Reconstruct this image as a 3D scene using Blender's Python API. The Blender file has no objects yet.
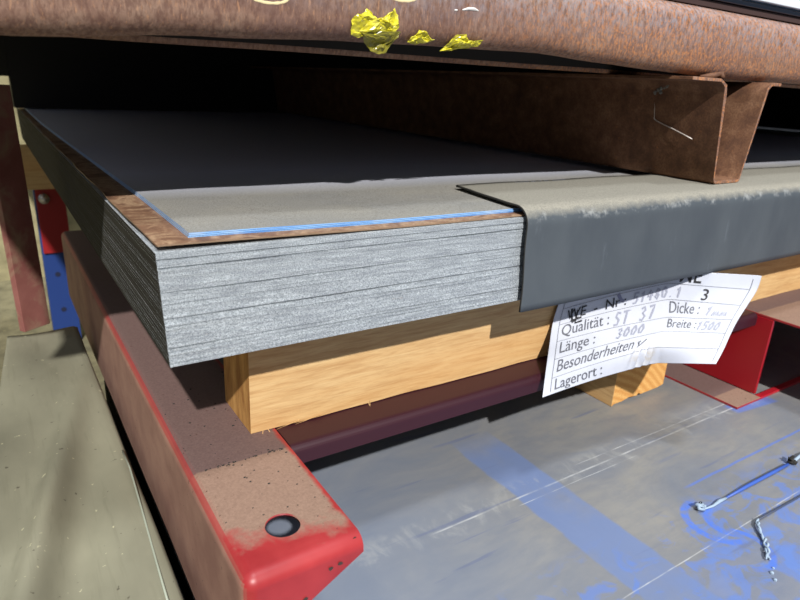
import bpy, bmesh, math, random
from mathutils import Vector, Matrix, noise
random.seed(7)
C = bpy.context.scene.collection
D = bpy.data
PI = math.pi

# ------------------------------------------------------------------ tagging
def tag(o, label=None, cat=None, group=None, kind=None):
    if label: o['label'] = label
    if cat: o['category'] = cat
    if group: o['group'] = group
    if kind: o['kind'] = kind
    return o
def empty(name, loc, label, cat, group=None):
    o = D.objects.new(name, None); C.objects.link(o); o.location = loc
    o.empty_display_size = .02
    return tag(o, label, cat, group)
def obj(name, bm, mat, parent=None, smooth=False, bevel=0, bseg=2, solid=0, sharp=40):
    me = D.meshes.new(name)
    bmesh.ops.recalc_face_normals(bm, faces=bm.faces)
    bm.to_mesh(me); bm.free()
    return link(name, me, mat, parent, smooth, bevel, bseg, solid, sharp)
def link(name, me, mat, parent=None, smooth=False, bevel=0, bseg=2, solid=0, sharp=40):
    o = D.objects.new(name, me); C.objects.link(o)
    for m in (mat if isinstance(mat, (list, tuple)) else [mat]): me.materials.append(m)
    if smooth or bevel:
        for p in me.polygons: p.use_smooth = True
    if bevel:
        b = o.modifiers.new('bevel', 'BEVEL'); b.width = bevel; b.segments = bseg
        b.limit_method = 'ANGLE'; b.angle_limit = math.radians(sharp); b.harden_normals = (solid == 0)
    if solid:
        s = o.modifiers.new('solid', 'SOLIDIFY'); s.thickness = solid; s.offset = -1
    if parent is not None:
        # every parent is placed without rotation
        o.parent = parent
        o.location = -Vector(world_loc(parent))
    return o
def world_loc(o):
    v = Vector(o.location)
    while o.parent: o = o.parent; v += o.location
    return v
def box(bm, x0, x1, y0, y1, z0, z1):
    vs = [bm.verts.new((x, y, z)) for x in (x0, x1) for y in (y0, y1) for z in (z0, z1)]
    for f in ((0,1,3,2),(4,6,7,5),(0,4,5,1),(2,3,7,6),(0,2,6,4),(1,5,7,3)):
        bm.faces.new([vs[i] for i in f])
def boxbm(*a):
    bm = bmesh.new(); box(bm, *a); return bm
def tube(bm, pts, r, n=8, cap=True):
    rings = []
    P = [Vector(p) for p in pts]
    rr = r if isinstance(r, (list, tuple)) else [r]*len(P)
    for i, p in enumerate(P):
        t = (P[min(i+1, len(P)-1)] - P[max(i-1, 0)]).normalized()
        a = t.cross(Vector((0,0,1)))
        if a.length < .05: a = t.cross(Vector((0,1,0)))
        a.normalize(); b = t.cross(a)
        rings.append([bm.verts.new(p + (a*math.cos(k*2*PI/n) + b*math.sin(k*2*PI/n))*rr[i]) for k in range(n)])
    for u, v in zip(rings, rings[1:]):
        for k in range(n): bm.faces.new((u[k], u[(k+1)%n], v[(k+1)%n], v[k]))
    if cap: bm.faces.new(rings[0]); bm.faces.new(rings[-1][::-1])
def grid(bm, fn, nu, nv):
    g = [[bm.verts.new(fn(i/nu, j/nv)) for j in range(nv+1)] for i in range(nu+1)]
    for i in range(nu):
        for j in range(nv): bm.faces.new((g[i][j], g[i+1][j], g[i+1][j+1], g[i][j+1]))
    return g
def interp(tab, x):
    if x <= tab[0][0]: return tab[0][1]
    for (a, va), (b, vb) in zip(tab, tab[1:]):
        if x <= b:
            t = (x-a)/(b-a); t = t*t*(3-2*t); return va + (vb-va)*t
    return tab[-1][1]

# ------------------------------------------------------------------ materials
def srgb(r, g, b):
    f = lambda c: (c/255/12.92 if c/255 <= .04045 else ((c/255+.055)/1.055)**2.4)
    return (f(r), f(g), f(b), 1)
class NT:
    def __init__(s, name):
        s.m = D.materials.new(name); s.m.use_nodes = True; s.t = s.m.node_tree; s.n = s.t.nodes
        s.b = s.n['Principled BSDF']; s.co = None
    def L(s, a, b): s.t.links.new(a, b)
    def coord(s):
        if not s.co: s.co = s.n.new('ShaderNodeNewGeometry').outputs['Position']
        return s.co
    def mapped(s, scale, off=(0,0,0), rot=(0,0,0)):
        m = s.n.new('ShaderNodeMapping'); m.inputs['Scale'].default_value = scale
        m.inputs['Location'].default_value = off; m.inputs['Rotation'].default_value = rot
        s.L(s.coord(), m.inputs['Vector']); return m.outputs[0]
    def noise(s, scale=10, detail=4, rough=.55, stretch=(1,1,1), off=(0,0,0), dist=0, rot=(0,0,0)):
        n = s.n.new('ShaderNodeTexNoise'); n.inputs['Scale'].default_value = scale
        n.inputs['Detail'].default_value = detail; n.inputs['Roughness'].default_value = rough
        n.inputs['Distortion'].default_value = dist
        s.L(s.mapped(stretch, off, rot), n.inputs['Vector']); return n.outputs['Fac']
    def voro(s, scale, stretch=(1,1,1), feature='F1'):
        n = s.n.new('ShaderNodeTexVoronoi'); n.inputs['Scale'].default_value = scale; n.feature = feature
        s.L(s.mapped(stretch), n.inputs['Vector']); return n.outputs['Distance']
    def ramp(s, fac, stops, interp='LINEAR'):
        r = s.n.new('ShaderNodeValToRGB'); e = r.color_ramp.elements; r.color_ramp.interpolation = interp
        while len(e) < len(stops): e.new(.5)
        for el, (p, c) in zip(e, stops):
            el.position = p; el.color = c if not isinstance(c, (int, float)) else (c, c, c, 1)
        s.L(fac, r.inputs[0]); return r.outputs[0]
    def math(s, op, a, b=None, c=None, clamp=False):
        n = s.n.new('ShaderNodeMath'); n.operation = op; n.use_clamp = clamp
        for i, v in enumerate((a, b, c)):
            if v is None: continue
            if isinstance(v, (int, float)): n.inputs[i].default_value = v
            else: s.L(v, n.inputs[i])
        return n.outputs[0]
    def mix(s, fac, a, b, mode='MIX'):
        n = s.n.new('ShaderNodeMix'); n.data_type = 'RGBA'; n.blend_type = mode
        for i, v in ((0, fac), (6, a), (7, b)):
            if isinstance(v, (int, float)): n.inputs[i].default_value = v
            elif isinstance(v, tuple): n.inputs[i].default_value = v
            else: s.L(v, n.inputs[i])
        return n.outputs[2]
    def xyz(s):
        n = s.n.new('ShaderNodeSeparateXYZ'); s.L(s.coord(), n.inputs[0]); return n.outputs
    def nz(s):
        g = s.n.new('ShaderNodeNewGeometry'); n = s.n.new('ShaderNodeSeparateXYZ'); s.L(g.outputs['True Normal'], n.inputs[0]); return n.outputs
    def band(s, v, lo, hi, soft):   # 1 inside lo..hi with soft borders
        a = s.math('DIVIDE', s.math('SUBTRACT', v, lo), soft, clamp=True)
        b = s.math('DIVIDE', s.math('SUBTRACT', hi, v), soft, clamp=True)
        return s.math('MULTIPLY', a, b)
    def bump(s, h, strength=.3, dist=.001):
        n = s.n.new('ShaderNodeBump'); n.inputs['Strength'].default_value = strength; n.inputs['Distance'].default_value = dist
        s.L(h, n.inputs['Height']); s.L(n.outputs[0], s.b.inputs['Normal'])
    def fin(s, col=None, rough=.6, metal=0, spec=.5):
        if col is not None:
            if isinstance(col, tuple): s.b.inputs['Base Color'].default_value = col
            else: s.L(col, s.b.inputs['Base Color'])
        for k, v in (('Roughness', rough), ('Metallic', metal), ('Specular IOR Level', spec)):
            if isinstance(v, (int, float)): s.b.inputs[k].default_value = v
            else: s.L(v, s.b.inputs[k])
        return s.m
def plain(name, c, rough=.6, metal=0, spec=.5):
    return NT(name).fin(c, rough, metal, spec)

def m_sheet_edge():
    s = NT('sheared steel edge'); X = s.xyz()
    fine = s.noise(900, 3, .7, (1, .3, 1.2)); mid = s.noise(120, 4, .6, (.25, 1, 3)); big = s.noise(9, 3, .5)
    c = s.ramp(fine, [(.28, srgb(98,103,106)), (.44, srgb(150,157,162)), (.66, srgb(204,210,214))])
    c = s.mix(s.ramp(mid, [(.35, .45), (.6, 0)]), c, srgb(110,115,124))
    rust = s.ramp(s.noise(60, 4, .7, (.35, 1, 3), (3,1,2)), [(.68, 0), (.76, .8)])
    c = s.mix(rust, c, srgb(132,100,72))
    # shade of the flanks along the long side, put into a darker, duller colour
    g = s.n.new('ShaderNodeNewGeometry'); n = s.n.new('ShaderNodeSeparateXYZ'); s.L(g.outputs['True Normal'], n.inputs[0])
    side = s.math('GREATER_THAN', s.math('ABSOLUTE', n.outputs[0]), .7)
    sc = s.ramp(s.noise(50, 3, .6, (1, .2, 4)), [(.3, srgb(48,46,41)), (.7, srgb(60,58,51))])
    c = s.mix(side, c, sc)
    s.bump(fine, .25, .0006)
    return s.fin(c, s.mix(side, (.5,.5,.5,1), (.9,.9,.9,1)), .1, s.mix(side, (.5,.5,.5,1), (.08,.08,.08,1)))
def m_rusty_sheet():
    s = NT('rust stained sheet')
    a = s.noise(26, 6, .6, (1,1,1), (0,0,0), 1.2)
    c = s.ramp(a, [(.3, srgb(88,64,48)), (.46, srgb(136,102,78)), (.56, srgb(176,146,116)), (.7, srgb(112,80,60))])
    c = s.mix(s.ramp(s.noise(300, 3), [(.4, .4), (.6, 0)]), c, srgb(96,66,50))
    return s.fin(c, .6, .1)
def m_film_top():
    s = NT('dusty filmed sheet')
    a = s.noise(700, 3, .7); b = s.noise(12, 4, .6, (.5, 1, 1)); d = s.noise(170, 5, .7)
    c = s.ramp(b, [(.35, srgb(142,142,140)), (.65, srgb(158,155,147))])
    c = s.mix(s.ramp(a, [(.38, .7), (.55, 0)]), c, srgb(104,101,92))
    c = s.mix(s.ramp(d, [(.6, 0), (.75, .35)]), c, srgb(176,174,166))
    X = s.xyz()
    far = s.math('MULTIPLY', s.math('SUBTRACT', X[1], .16), 6, clamp=True)   # weak fill light made up in the colour: paler blue under the load
    c = s.mix(far, c, srgb(208,214,238))
    return s.fin(c, .55, 0, .4)
def m_film_edge():
    s = NT('blue film edge')
    X = s.xyz()
    w = s.n.new('ShaderNodeTexWave'); w.bands_direction = 'Z'; w.inputs['Scale'].default_value = 260; w.inputs['Distortion'].default_value = 1.2
    s.L(s.coord(), w.inputs['Vector'])
    c = s.mix(w.outputs['Fac'], srgb(52,122,206), srgb(150,196,238))
    c = s.mix(s.ramp(s.noise(40, 3, .6, (.4,1,1)), [(.55, 0), (.68, .6)]), c, srgb(196,212,226))
    return s.fin(c, .35)
def m_mat():
    s = NT('dusty grey rubber'); X = s.xyz()
    n1 = s.noise(45, 5, .7, (1,1,.6)); n2 = s.noise(500, 3, .7); n3 = s.noise(60, 4, .6, (1,1,.25), (2,0,0))
    base = s.ramp(s.noise(14, 4, .6, (1,1,.5)), [(.35, srgb(67,73,79)), (.7, srgb(77,83,88))])
    streak = s.ramp(n3, [(.64, 0), (.74, .16)])
    base = s.mix(streak, base, srgb(134,142,150))
    # settled dust: lies on the flat top and runs out raggedly over the fold
    h = s.math('ADD', X[2], s.math('MULTIPLY', s.math('SUBTRACT', n1, .5), .011))
    dust = s.math('MULTIPLY', s.math('ADD', h, .0025), 120, clamp=True)
    dc = s.ramp(n2, [(.3, srgb(120,117,108)), (.6, srgb(144,141,130))])
    c = s.mix(dust, base, dc)
    rim = s.math('MULTIPLY', s.band(s.math('ADD', X[2], s.math('MULTIPLY', n1, .012)), -.001, .010, .004), s.ramp(s.noise(70, 4, .7), [(.5, 0), (.66, .35)]))
    c = s.mix(rim, c, srgb(184,186,184))
    r = s.mix(dust, (.55,.55,.55,1), (.9,.9,.9,1))
    s.bump(s.noise(40, 4), .15, .002)
    return s.fin(c, r, 0, .3)
def m_wood(name='sawn pine', end=False, axis='x', light=srgb(202,166,116), dark=srgb(166,124,80)):
    s = NT(name)
    st = (.08,1,1) if axis == 'x' else (1,.08,1)
    a = s.noise(170, 5, .6, st, (0,0,0), .3); b = s.noise(600, 3, .6, st); k = s.noise(18, 3, .5, st)
    c = s.ramp(a, [(.3, srgb(182,142,94)), (.5, light), (.7, srgb(210,178,128))])
    c = s.mix(s.ramp(b, [(.35, .3), (.55, 0)]), c, dark)
    c = s.mix(s.ramp(k, [(.35, .4), (.5, 0)]), c, srgb(200,150,92))
    s.bump(b, .35, .0008)
    return s.fin(c, .65, 0, .3)
def m_endgrain():
    s = NT('end grain pine')
    w = s.n.new('ShaderNodeTexWave'); w.wave_type = 'RINGS'; w.rings_direction = 'Y'; w.inputs['Scale'].default_value = 26
    w.inputs['Distortion'].default_value = 2.5; w.inputs['Detail'].default_value = 3
    s.L(s.mapped((1,1,1), (-.62,0,.5)), w.inputs['Vector'])
    c = s.mix(w.outputs['Fac'], srgb(202,148,84), srgb(222,176,108))
    c = s.mix(s.ramp(s.noise(600, 3, .7), [(.4, .5), (.6, 0)]), c, srgb(176,118,60))
    s.bump(s.noise(400, 4), .5, .001)
    return s.fin(c, .75, 0, .2)
def m_beam_end():
    s = NT('sawn beam end')
    c = s.ramp(s.noise(60, 5, .65, (1,1,.25)), [(.3, srgb(150,100,52)), (.6, srgb(205,156,92)), (.8, srgb(224,186,122))])
    s.bump(s.noise(400, 4), .5, .001)
    return s.fin(c, .75, 0, .2)
def m_rust(name, base=1.0, streak=True):
    s = NT(name)
    f = lambda r,g,b: tuple([v*base for v in srgb(r,g,b)[:3]]+[1])
    a = s.noise(240, 5, .75, (1,1,.35)); b = s.noise(30, 5, .6, (.5,1,1)); fl = s.noise(420, 3, .7, (1.4,1,.3), (1,0,0))
    c = s.ramp(b, [(.3, f(116,90,82)), (.5, f(132,102,87)), (.68, f(146,119,102))])
    c = s.mix(s.ramp(a, [(.42, .75), (.56, 0)]), c, f(98,70,60))
    c = s.mix(s.ramp(fl, [(.57, 0), (.70, .5)]), c, f(190,142,104))
    X = s.xyz()
    hi = s.math('MULTIPLY', s.math('SUBTRACT', X[2], .168), 26, clamp=True)      # paler grey speckle along the upper side
    hi = s.math('MULTIPLY', hi, s.ramp(s.noise(170, 4, .7, (1,1,.5), (0,3,0)), [(.38, 0), (.62, 1)]))
    c = s.mix(s.math('MULTIPLY', hi, .5), c, f(176,176,186))
    og = s.math('MULTIPLY', s.math('MULTIPLY', s.math('SUBTRACT', X[0], .25), 3.5, clamp=True), s.ramp(s.noise(380, 4, .75, (1,1,.7), (5,0,0)), [(.48, 0), (.64, .75)]))
    c = s.mix(og, c, f(200,132,78))
    s.bump(a, .5, .0012)
    return s.fin(c, s.ramp(a, [(.3, .75), (.7, .5)]), .15, .35)
def m_rust_channel():
    s = NT('brown rusted channel')
    a = s.noise(40, 6, .65); b = s.noise(350, 4, .7); d = s.noise(130, 4, .7, (1,1,1), (4,0,0))
    c = s.ramp(a, [(.3, srgb(84,58,44)), (.5, srgb(116,82,60)), (.7, srgb(142,106,80))])
    c = s.mix(s.ramp(b, [(.4, .5), (.58, 0)]), c, srgb(84,56,44))
    c = s.mix(s.ramp(d, [(.63, 0), (.75, .6)]), c, srgb(172,110,62))
    s.bump(b, .35, .0008)
    return s.fin(c, .7, .1, .3)
def m_rack(name='dusty red paint'):
    s = NT(name); X = s.xyz(); N = s.nz()
    n = s.noise(38, 5, .65); fine = s.noise(500, 3, .7); crumbs = s.noise(210, 2, .5, (1,1,1), (0,0,5))
    red = s.ramp(s.noise(20, 3), [(.3, srgb(138,32,36)), (.7, srgb(164,50,52))])
    dcol = s.ramp(fine, [(.3, srgb(122,98,83)), (.65, srgb(142,116,99))])
    # unexplained shadow painted into the dust colour behind the line of crumbs
    rear_shade_mask = s.math('MULTIPLY', s.math('SUBTRACT', X[1], s.math('ADD', .021, s.math('MULTIPLY', s.math('SUBTRACT', n, .5), .004))), 900, clamp=True)
    dcol = s.mix(rear_shade_mask, dcol, s.ramp(fine, [(.3, srgb(92,73,69)), (.65, srgb(108,88,83))]))
    up = s.math('MULTIPLY', s.math('SUBTRACT', N[2], .74), 5, clamp=True)
    # dust rubbed off towards the front lip and the right rim
    e = s.math('ADD', X[1], s.math('MULTIPLY', s.math('SUBTRACT', n, .5), .07))
    e = s.math('ADD', e, s.math('MULTIPLY', s.math('SUBTRACT', .055, X[0]), -.25))
    front = s.math('MULTIPLY', s.math('ADD', e, .094), 45, clamp=True)
    rim = s.math('MULTIPLY', s.math('SUBTRACT', s.math('ADD', .1088, s.math('MULTIPLY', s.math('SUBTRACT', n, .6), .012)), X[0]), 250, clamp=True)
    far = s.math('GREATER_THAN', X[0], .2)
    rim = s.math('MAXIMUM', rim, far)
    top = s.math('MULTIPLY', s.math('MULTIPLY', up, front), rim)
    # thinner dust film clinging to the outer left wall
    left = s.math('MULTIPLY', s.math('SUBTRACT', s.math('MULTIPLY', N[0], -1), .74), 5, clamp=True)
    left = s.math('MULTIPLY', left, s.math('MULTIPLY', s.math('LESS_THAN', X[0], .2), .95))
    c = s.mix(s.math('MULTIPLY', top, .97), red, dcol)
    c = s.mix(left, c, s.ramp(s.noise(15, 4, .6), [(.35, srgb(124,90,76)), (.65, srgb(150,116,98))]))
    anyd = s.math('MAXIMUM', top, left)
    c = s.mix(s.math('MULTIPLY', s.ramp(crumbs, [(.7, 0), (.73, .85)]), anyd), c, srgb(82,52,42))
    r = s.mix(anyd, (.42,.42,.42,1), (.85,.85,.85,1))
    return s.fin(c, r, 0, .5)
def m_floor_film():
    s = NT('scuffed blue film over steel'); X = s.xyz()
    x, y = X[0], X[1]
    big = s.noise(9, 5, .65, (.6,1,1), (0,0,0), .8); mid = s.noise(34, 5, .7, (1,.5,1), (0,0,0), .6)
    c = s.ramp(big, [(.32, srgb(110,115,124)), (.5, srgb(122,123,125)), (.68, srgb(135,133,128))])
    c = s.mix(s.ramp(s.noise(70, 5, .7, (.25,1,1)), [(.45, 0), (.7, .45)]), c, srgb(104,108,118))
    # greyer-blue haze of film on the left side
    lf = s.math('MULTIPLY', s.math('SUBTRACT', .42, x), 3.5, clamp=True)
    c = s.mix(s.math('MULTIPLY', lf, .85), c, s.ramp(big, [(.3, srgb(108,119,138)), (.7, srgb(122,130,144))]))
    # the clean strip where a batten lay
    wob = s.math('MULTIPLY', s.math('SUBTRACT', s.noise(25, 4), .5), .012)
    xw = s.math('ADD', x, wob)
    st = s.math('MULTIPLY', s.band(xw, .385, .457, .004), s.ramp(s.noise(14, 4, .6, (1,1,1), (3,3,0)), [(.25, .4), (.55, .95)]))
    st = s.math('MULTIPLY', st, s.math('MULTIPLY', s.math('SUBTRACT', .13, y), 20, clamp=True))
    blue1 = srgb(104,120,156)
    c = s.mix(st, c, blue1)
    st2 = s.math('MULTIPLY', s.band(xw, .84, .90, .004), s.math('LESS_THAN', y, .0))
    # vivid blue rubbed patches in front
    reg = s.math('MULTIPLY', s.math('SUBTRACT', -.105, s.math('ADD', y, s.math('MULTIPLY', s.math('SUBTRACT', x, .6), .0))), 22, clamp=True)
    pat = s.math('MULTIPLY', s.ramp(s.noise(24, 5, .62, (.8,1,1), (1.7,.3,0), 1.3), [(.5, 0), (.58, .65)]), reg)
    c = s.mix(pat, c, srgb(88,118,184))
    reg2 = s.math('MULTIPLY', s.math('MULTIPLY', s.math('SUBTRACT', -.183, y), 60, clamp=True), s.math('MULTIPLY', s.math('SUBTRACT', x, .42), 12, clamp=True))
    pat2 = s.math('MULTIPLY', s.ramp(s.noise(20, 4, .6, (1,1,1), (8,.3,0), 1), [(.46, .1), (.56, .7)]), reg2)
    c = s.mix(pat2, c, srgb(92,122,186))
    # scrubbed arcs
    def arc(cx, cy, r, w, ang):
        dx = s.math('SUBTRACT', x, cx); dy = s.math('SUBTRACT', y, cy)
        rr = s.math('SQRT', s.math('ADD', s.math('MULTIPLY', dx, dx), s.math('MULTIPLY', dy, dy)))
        a = s.band(rr, r-w, r+w, w*.5)
        side = s.math('MULTIPLY', s.math('ADD', s.math('ADD', s.math('MULTIPLY', dx, math.cos(ang)), s.math('MULTIPLY', dy, math.sin(ang))), r*.2), 80, clamp=True)
        return s.math('MULTIPLY', s.math('MULTIPLY', a, side), s.ramp(s.noise(90, 4), [(.35, .3), (.55, .9)]))
    for a in ((.566, -.158, .036, .006, PI*.95), (.575, -.165, .022, .006, PI*.9), (.545, -.20, .03, .005, -.6)):
        c = s.mix(arc(*a), c, srgb(76,112,198))
    # thin blue stroke and tape strip parallel to the strings
    b1 = s.math('MULTIPLY', s.band(s.math('ADD', y, s.math('MULTIPLY', wob, .3)), -.103, -.0985, .001), s.band(x, .585, 2.0, .02))
    c = s.mix(s.math('MULTIPLY', b1, .7), c, srgb(84,112,184))
    b2 = s.math('MULTIPLY', s.band(s.math('SUBTRACT', y, s.math('MULTIPLY', x, -.1)), -.003+.06, .025+.06, .004), s.band(x, .84, .95, .01))
    c = s.mix(s.math('MULTIPLY', b2, .7), c, srgb(84,112,184))
    # white crease lines running along the sheet
    n3 = s.ramp(s.noise(30, 3, .6, (1,.1,1)), [(.36, .05), (.62, .6)])
    for (y0, w, x0, x1) in ((-.011, .0016, .25, 1.2), (.003, .001, .5, .95), (-.178, .0009, .30, 3), (-.0225, .0008, .36, .6)):
        c = s.mix(s.math('MULTIPLY', s.math('MULTIPLY', s.band(s.math('ADD', y, s.math('MULTIPLY', wob, .15)), y0-w, y0+w, w*.6), s.band(x, x0, x1, .03)), n3), c, srgb(196,198,198))
    sm = s.math('MULTIPLY', s.band(s.math('ADD', y, s.math('MULTIPLY', mid, .05)), .0, .05, .012), s.ramp(mid, [(.5, 0), (.62, .22)]))
    c = s.mix(sm, c, srgb(176,176,170))
    sc = s.ramp(s.noise(46, 3, .5, (.12,1.6,1), (2,1,0), .0, (0,0,.5)), [(.66, 0), (.72, .5)])
    c = s.mix(sc, c, srgb(88,98,128))
    r = s.ramp(mid, [(.3, .35), (.7, .6)])
    s.bump(s.noise(30, 3, .5, (.3,1,1)), .12, .003)
    return s.fin(c, r, 0, .5)
def m_tarp():
    s = NT('dust covered sheeting')
    c = s.ramp(s.noise(8, 5, .6, (1,.5,1)), [(.3, srgb(116,114,97)), (.7, srgb(140,137,117))])
    c = s.mix(s.ramp(s.noise(150, 3, .6, (1,.05,1)), [(.55, 0), (.75, .3)]), c, srgb(96,94,76))
    c = s.mix(s.ramp(s.noise(120, 3, .5, (1,1,1), (7,0,0)), [(.7, 0), (.74, .8)]), c, srgb(186,182,150))
    c = s.mix(s.ramp(s.noise(110, 3, .5, (1,1,1), (1,9,0)), [(.7, 0), (.74, .7)]), c, srgb(64,58,48))
    s.bump(s.noise(14, 4, .5, (1,.3,1)), .25, .006)
    return s.fin(c, .65, 0, .3)
def m_wall(name='mottled concrete', a=(160,152,118), b=(116,110,84)):
    s = NT(name)
    c = s.ramp(s.noise(14, 6, .6), [(.3, srgb(*b)), (.7, srgb(*a))])
    c = s.mix(s.ramp(s.noise(60, 4), [(.55, 0), (.7, .4)]), c, srgb(150,142,104))
    return s.fin(c, .9, 0, .2)
def m_post():
    s = NT('peeling oxide red paint')
    c = s.ramp(s.noise(9, 5, .6), [(.35, srgb(122,74,68)), (.65, srgb(146,96,88))])
    c = s.mix(s.ramp(s.noise(16, 5, .7, (1,1,1), (2,4,1), .4), [(.5, 0), (.7, .55)]), c, srgb(150,138,110))
    return s.fin(c, .7, 0, .3)
def m_foil():
    s = NT('crumpled yellow tape')
    c = s.ramp(s.noise(60, 4, .6), [(.3, srgb(160,150,34)), (.5, srgb(214,204,48)), (.75, srgb(228,222,96))])
    s.b.inputs['Transmission Weight'].default_value = 0
    return s.fin(c, .28, 0, .6)
def m_paper():
    s = NT('label paper')
    c = s.ramp(s.noise(18, 3), [(.3, srgb(182,186,197)), (.7, srgb(192,195,204))])
    X = s.xyz()
    # grubby crumpled patch near the lower edge
    dx = s.math('SUBTRACT', X[0], .60); dz = s.math('SUBTRACT', X[2], -.205)
    rr = s.math('SQRT', s.math('ADD', s.math('MULTIPLY', s.math('MULTIPLY', dx, dx), .25), s.math('MULTIPLY', dz, dz)))
    st = s.math('MULTIPLY', s.math('MULTIPLY', s.math('SUBTRACT', .018, rr), 80, clamp=True), s.ramp(s.noise(90, 4, .6), [(.45, 0), (.62, .6)]))
    c = s.mix(st, c, srgb(178,168,150))
    return s.fin(c, .6, 0, .3)

M_edge = m_sheet_edge(); M_rsheet = m_rusty_sheet(); M_ftop = m_film_top(); M_fedge = m_film_edge(); M_mat = m_mat()
M_wood = m_wood(); M_woody = m_wood('sawn pine lengthwise', axis='y'); M_end = m_endgrain(); M_bend = m_beam_end()
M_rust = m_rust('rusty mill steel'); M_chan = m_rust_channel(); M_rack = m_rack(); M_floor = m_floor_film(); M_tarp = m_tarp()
M_wall = m_wall(); M_post = m_post(); M_foil = m_foil(); M_paper = m_paper()
M_black = plain('black print', srgb(28,28,32), .6); M_grey = plain('grey print', srgb(92,94,102), .6)
M_pencil = plain('pencil writing', srgb(146,149,164), .6); M_line = plain('printed rule', srgb(120,122,130), .6)
M_blue = plain('blue rack paint', srgb(24,52,112), .5); M_redp = plain('bright red paint', srgb(140,20,24), .5)
M_steel = plain('zinc bolt', srgb(190,190,190), .3, .8); M_darkfilm = plain('black blue film', srgb(16,24,36), .3)
M_hole = plain('dark hole', srgb(10,20,50), .8)
M_white = plain('white sheet', srgb(215,222,228), .4); M_cord = plain('blue cord', srgb(56,88,168), .5)
M_knot = plain('frayed pale string', srgb(146,164,182), .6); M_dark = plain('dark grit', srgb(40,38,34), .8)
M_chalk = plain('pale yellow paint marker', srgb(222,206,160), .7); M_wchalk = plain('white paint', srgb(228,226,222), .7)
M_web = plain('cobweb fluff', srgb(120,118,112), .9); M_wire = plain('bare thin wire', srgb(206,196,190), .4, .3)
M_darkred = plain('dark oxide plate', srgb(60,42,40), .8); M_chip = plain('bare steel chips', srgb(60,48,42), .6)

# ------------------------------------------------------------------ the setting
FZ = -.70
o = obj('floor', boxbm(-2.5, 3.5, -2.5, 3.2, FZ-.1, FZ), m_wall('concrete floor', (128,122,96), (88,84,66))); tag(o, kind='structure')
o = obj('wall_back', boxbm(-2.5, 3.5, 2.35, 2.5, FZ, 1.6), M_wall); tag(o, kind='structure')

# ------------------------------------------------------------------ lower sheet pack with blue film, seen from above
root = empty('sheet_pack', (1.3, .5, FZ), 'lower pack of steel sheets with scuffed blue protective film, under the red rack', 'metal sheets')
obj('top_sheet', boxbm(.021, 2.6, -.75, .62, -.3464, -.345), M_floor, root)
bm = bmesh.new()
for k in range(9): box(bm, .022+.001*(k%3), 2.6, -.748+.001*(k%2), .62, FZ+.0392*k+.0001*(k>0), FZ+.0392*(k+1)-.0006)
obj('pack', bm, M_edge, root)

# ------------------------------------------------------------------ grey-green sheeting, left of the rack
def tarp_fn(u, v):
    y = -.55 + v*1.22
    xr = -.003 - .010*max(0, (.12-y))*.3
    xl = -.121 - .02*math.sin(y*5+.8) + .03*max(0, min(1, (.12-y)*3))
    t = u
    if t < .15:
        k = t/.15; x = xl - .004*(1-k); z = -.345 - (FZ*-1-.345)*(1-k)**1.0 if k < 1 else -.30
        z = FZ + (-.302-FZ)*k
        return (x, y, z)
    k = (t-.15)/.85
    x = xl + (xr-xl)*k
    # diagonal fold running from the near left up to the middle
    d = (x+.085) - (y-.18)*.22
    z = -.302 + .017*math.exp(-(d/.014)**2)*math.exp(-((y-.12)/.25)**2) - .010*math.exp(-((d-.035)/.02)**2)*math.exp(-((y-.12)/.2)**2)
    z += .0035*math.sin(x*38+y*9) * (1-k) + .002*math.sin(y*21+x*30)
    if k > .94: z -= .003*((k-.94)/.06)
    return (x, y, z)
bm = bmesh.new(); grid(bm, tarp_fn, 46, 90)
root = empty('covered_stack', (-.07, .05, FZ), 'dusty grey-green plastic sheeting with soft folds covering a stack, left of the red rack', 'sheeting')
o = obj('sheeting', bm, M_tarp, root, smooth=True)
s_ = o.modifiers.new('solid', 'SOLIDIFY'); s_.thickness = .0015; s_.offset = 1
obj('covered_pack', boxbm(-.105, -.010, -.54, .66, FZ, -.316), M_dark, root)
bm = bmesh.new(); tube(bm, [(-.0065, .24, -.2990), (-.006, .20, -.2985), (-.0095, .12, -.2988), (-.0135, .04, -.2990), (-.017, -.04, -.2992)], .0011, 6)
obj('folded_rim', bm, plain('pale film rim', srgb(150,156,140), .35), root, smooth=True)

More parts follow.
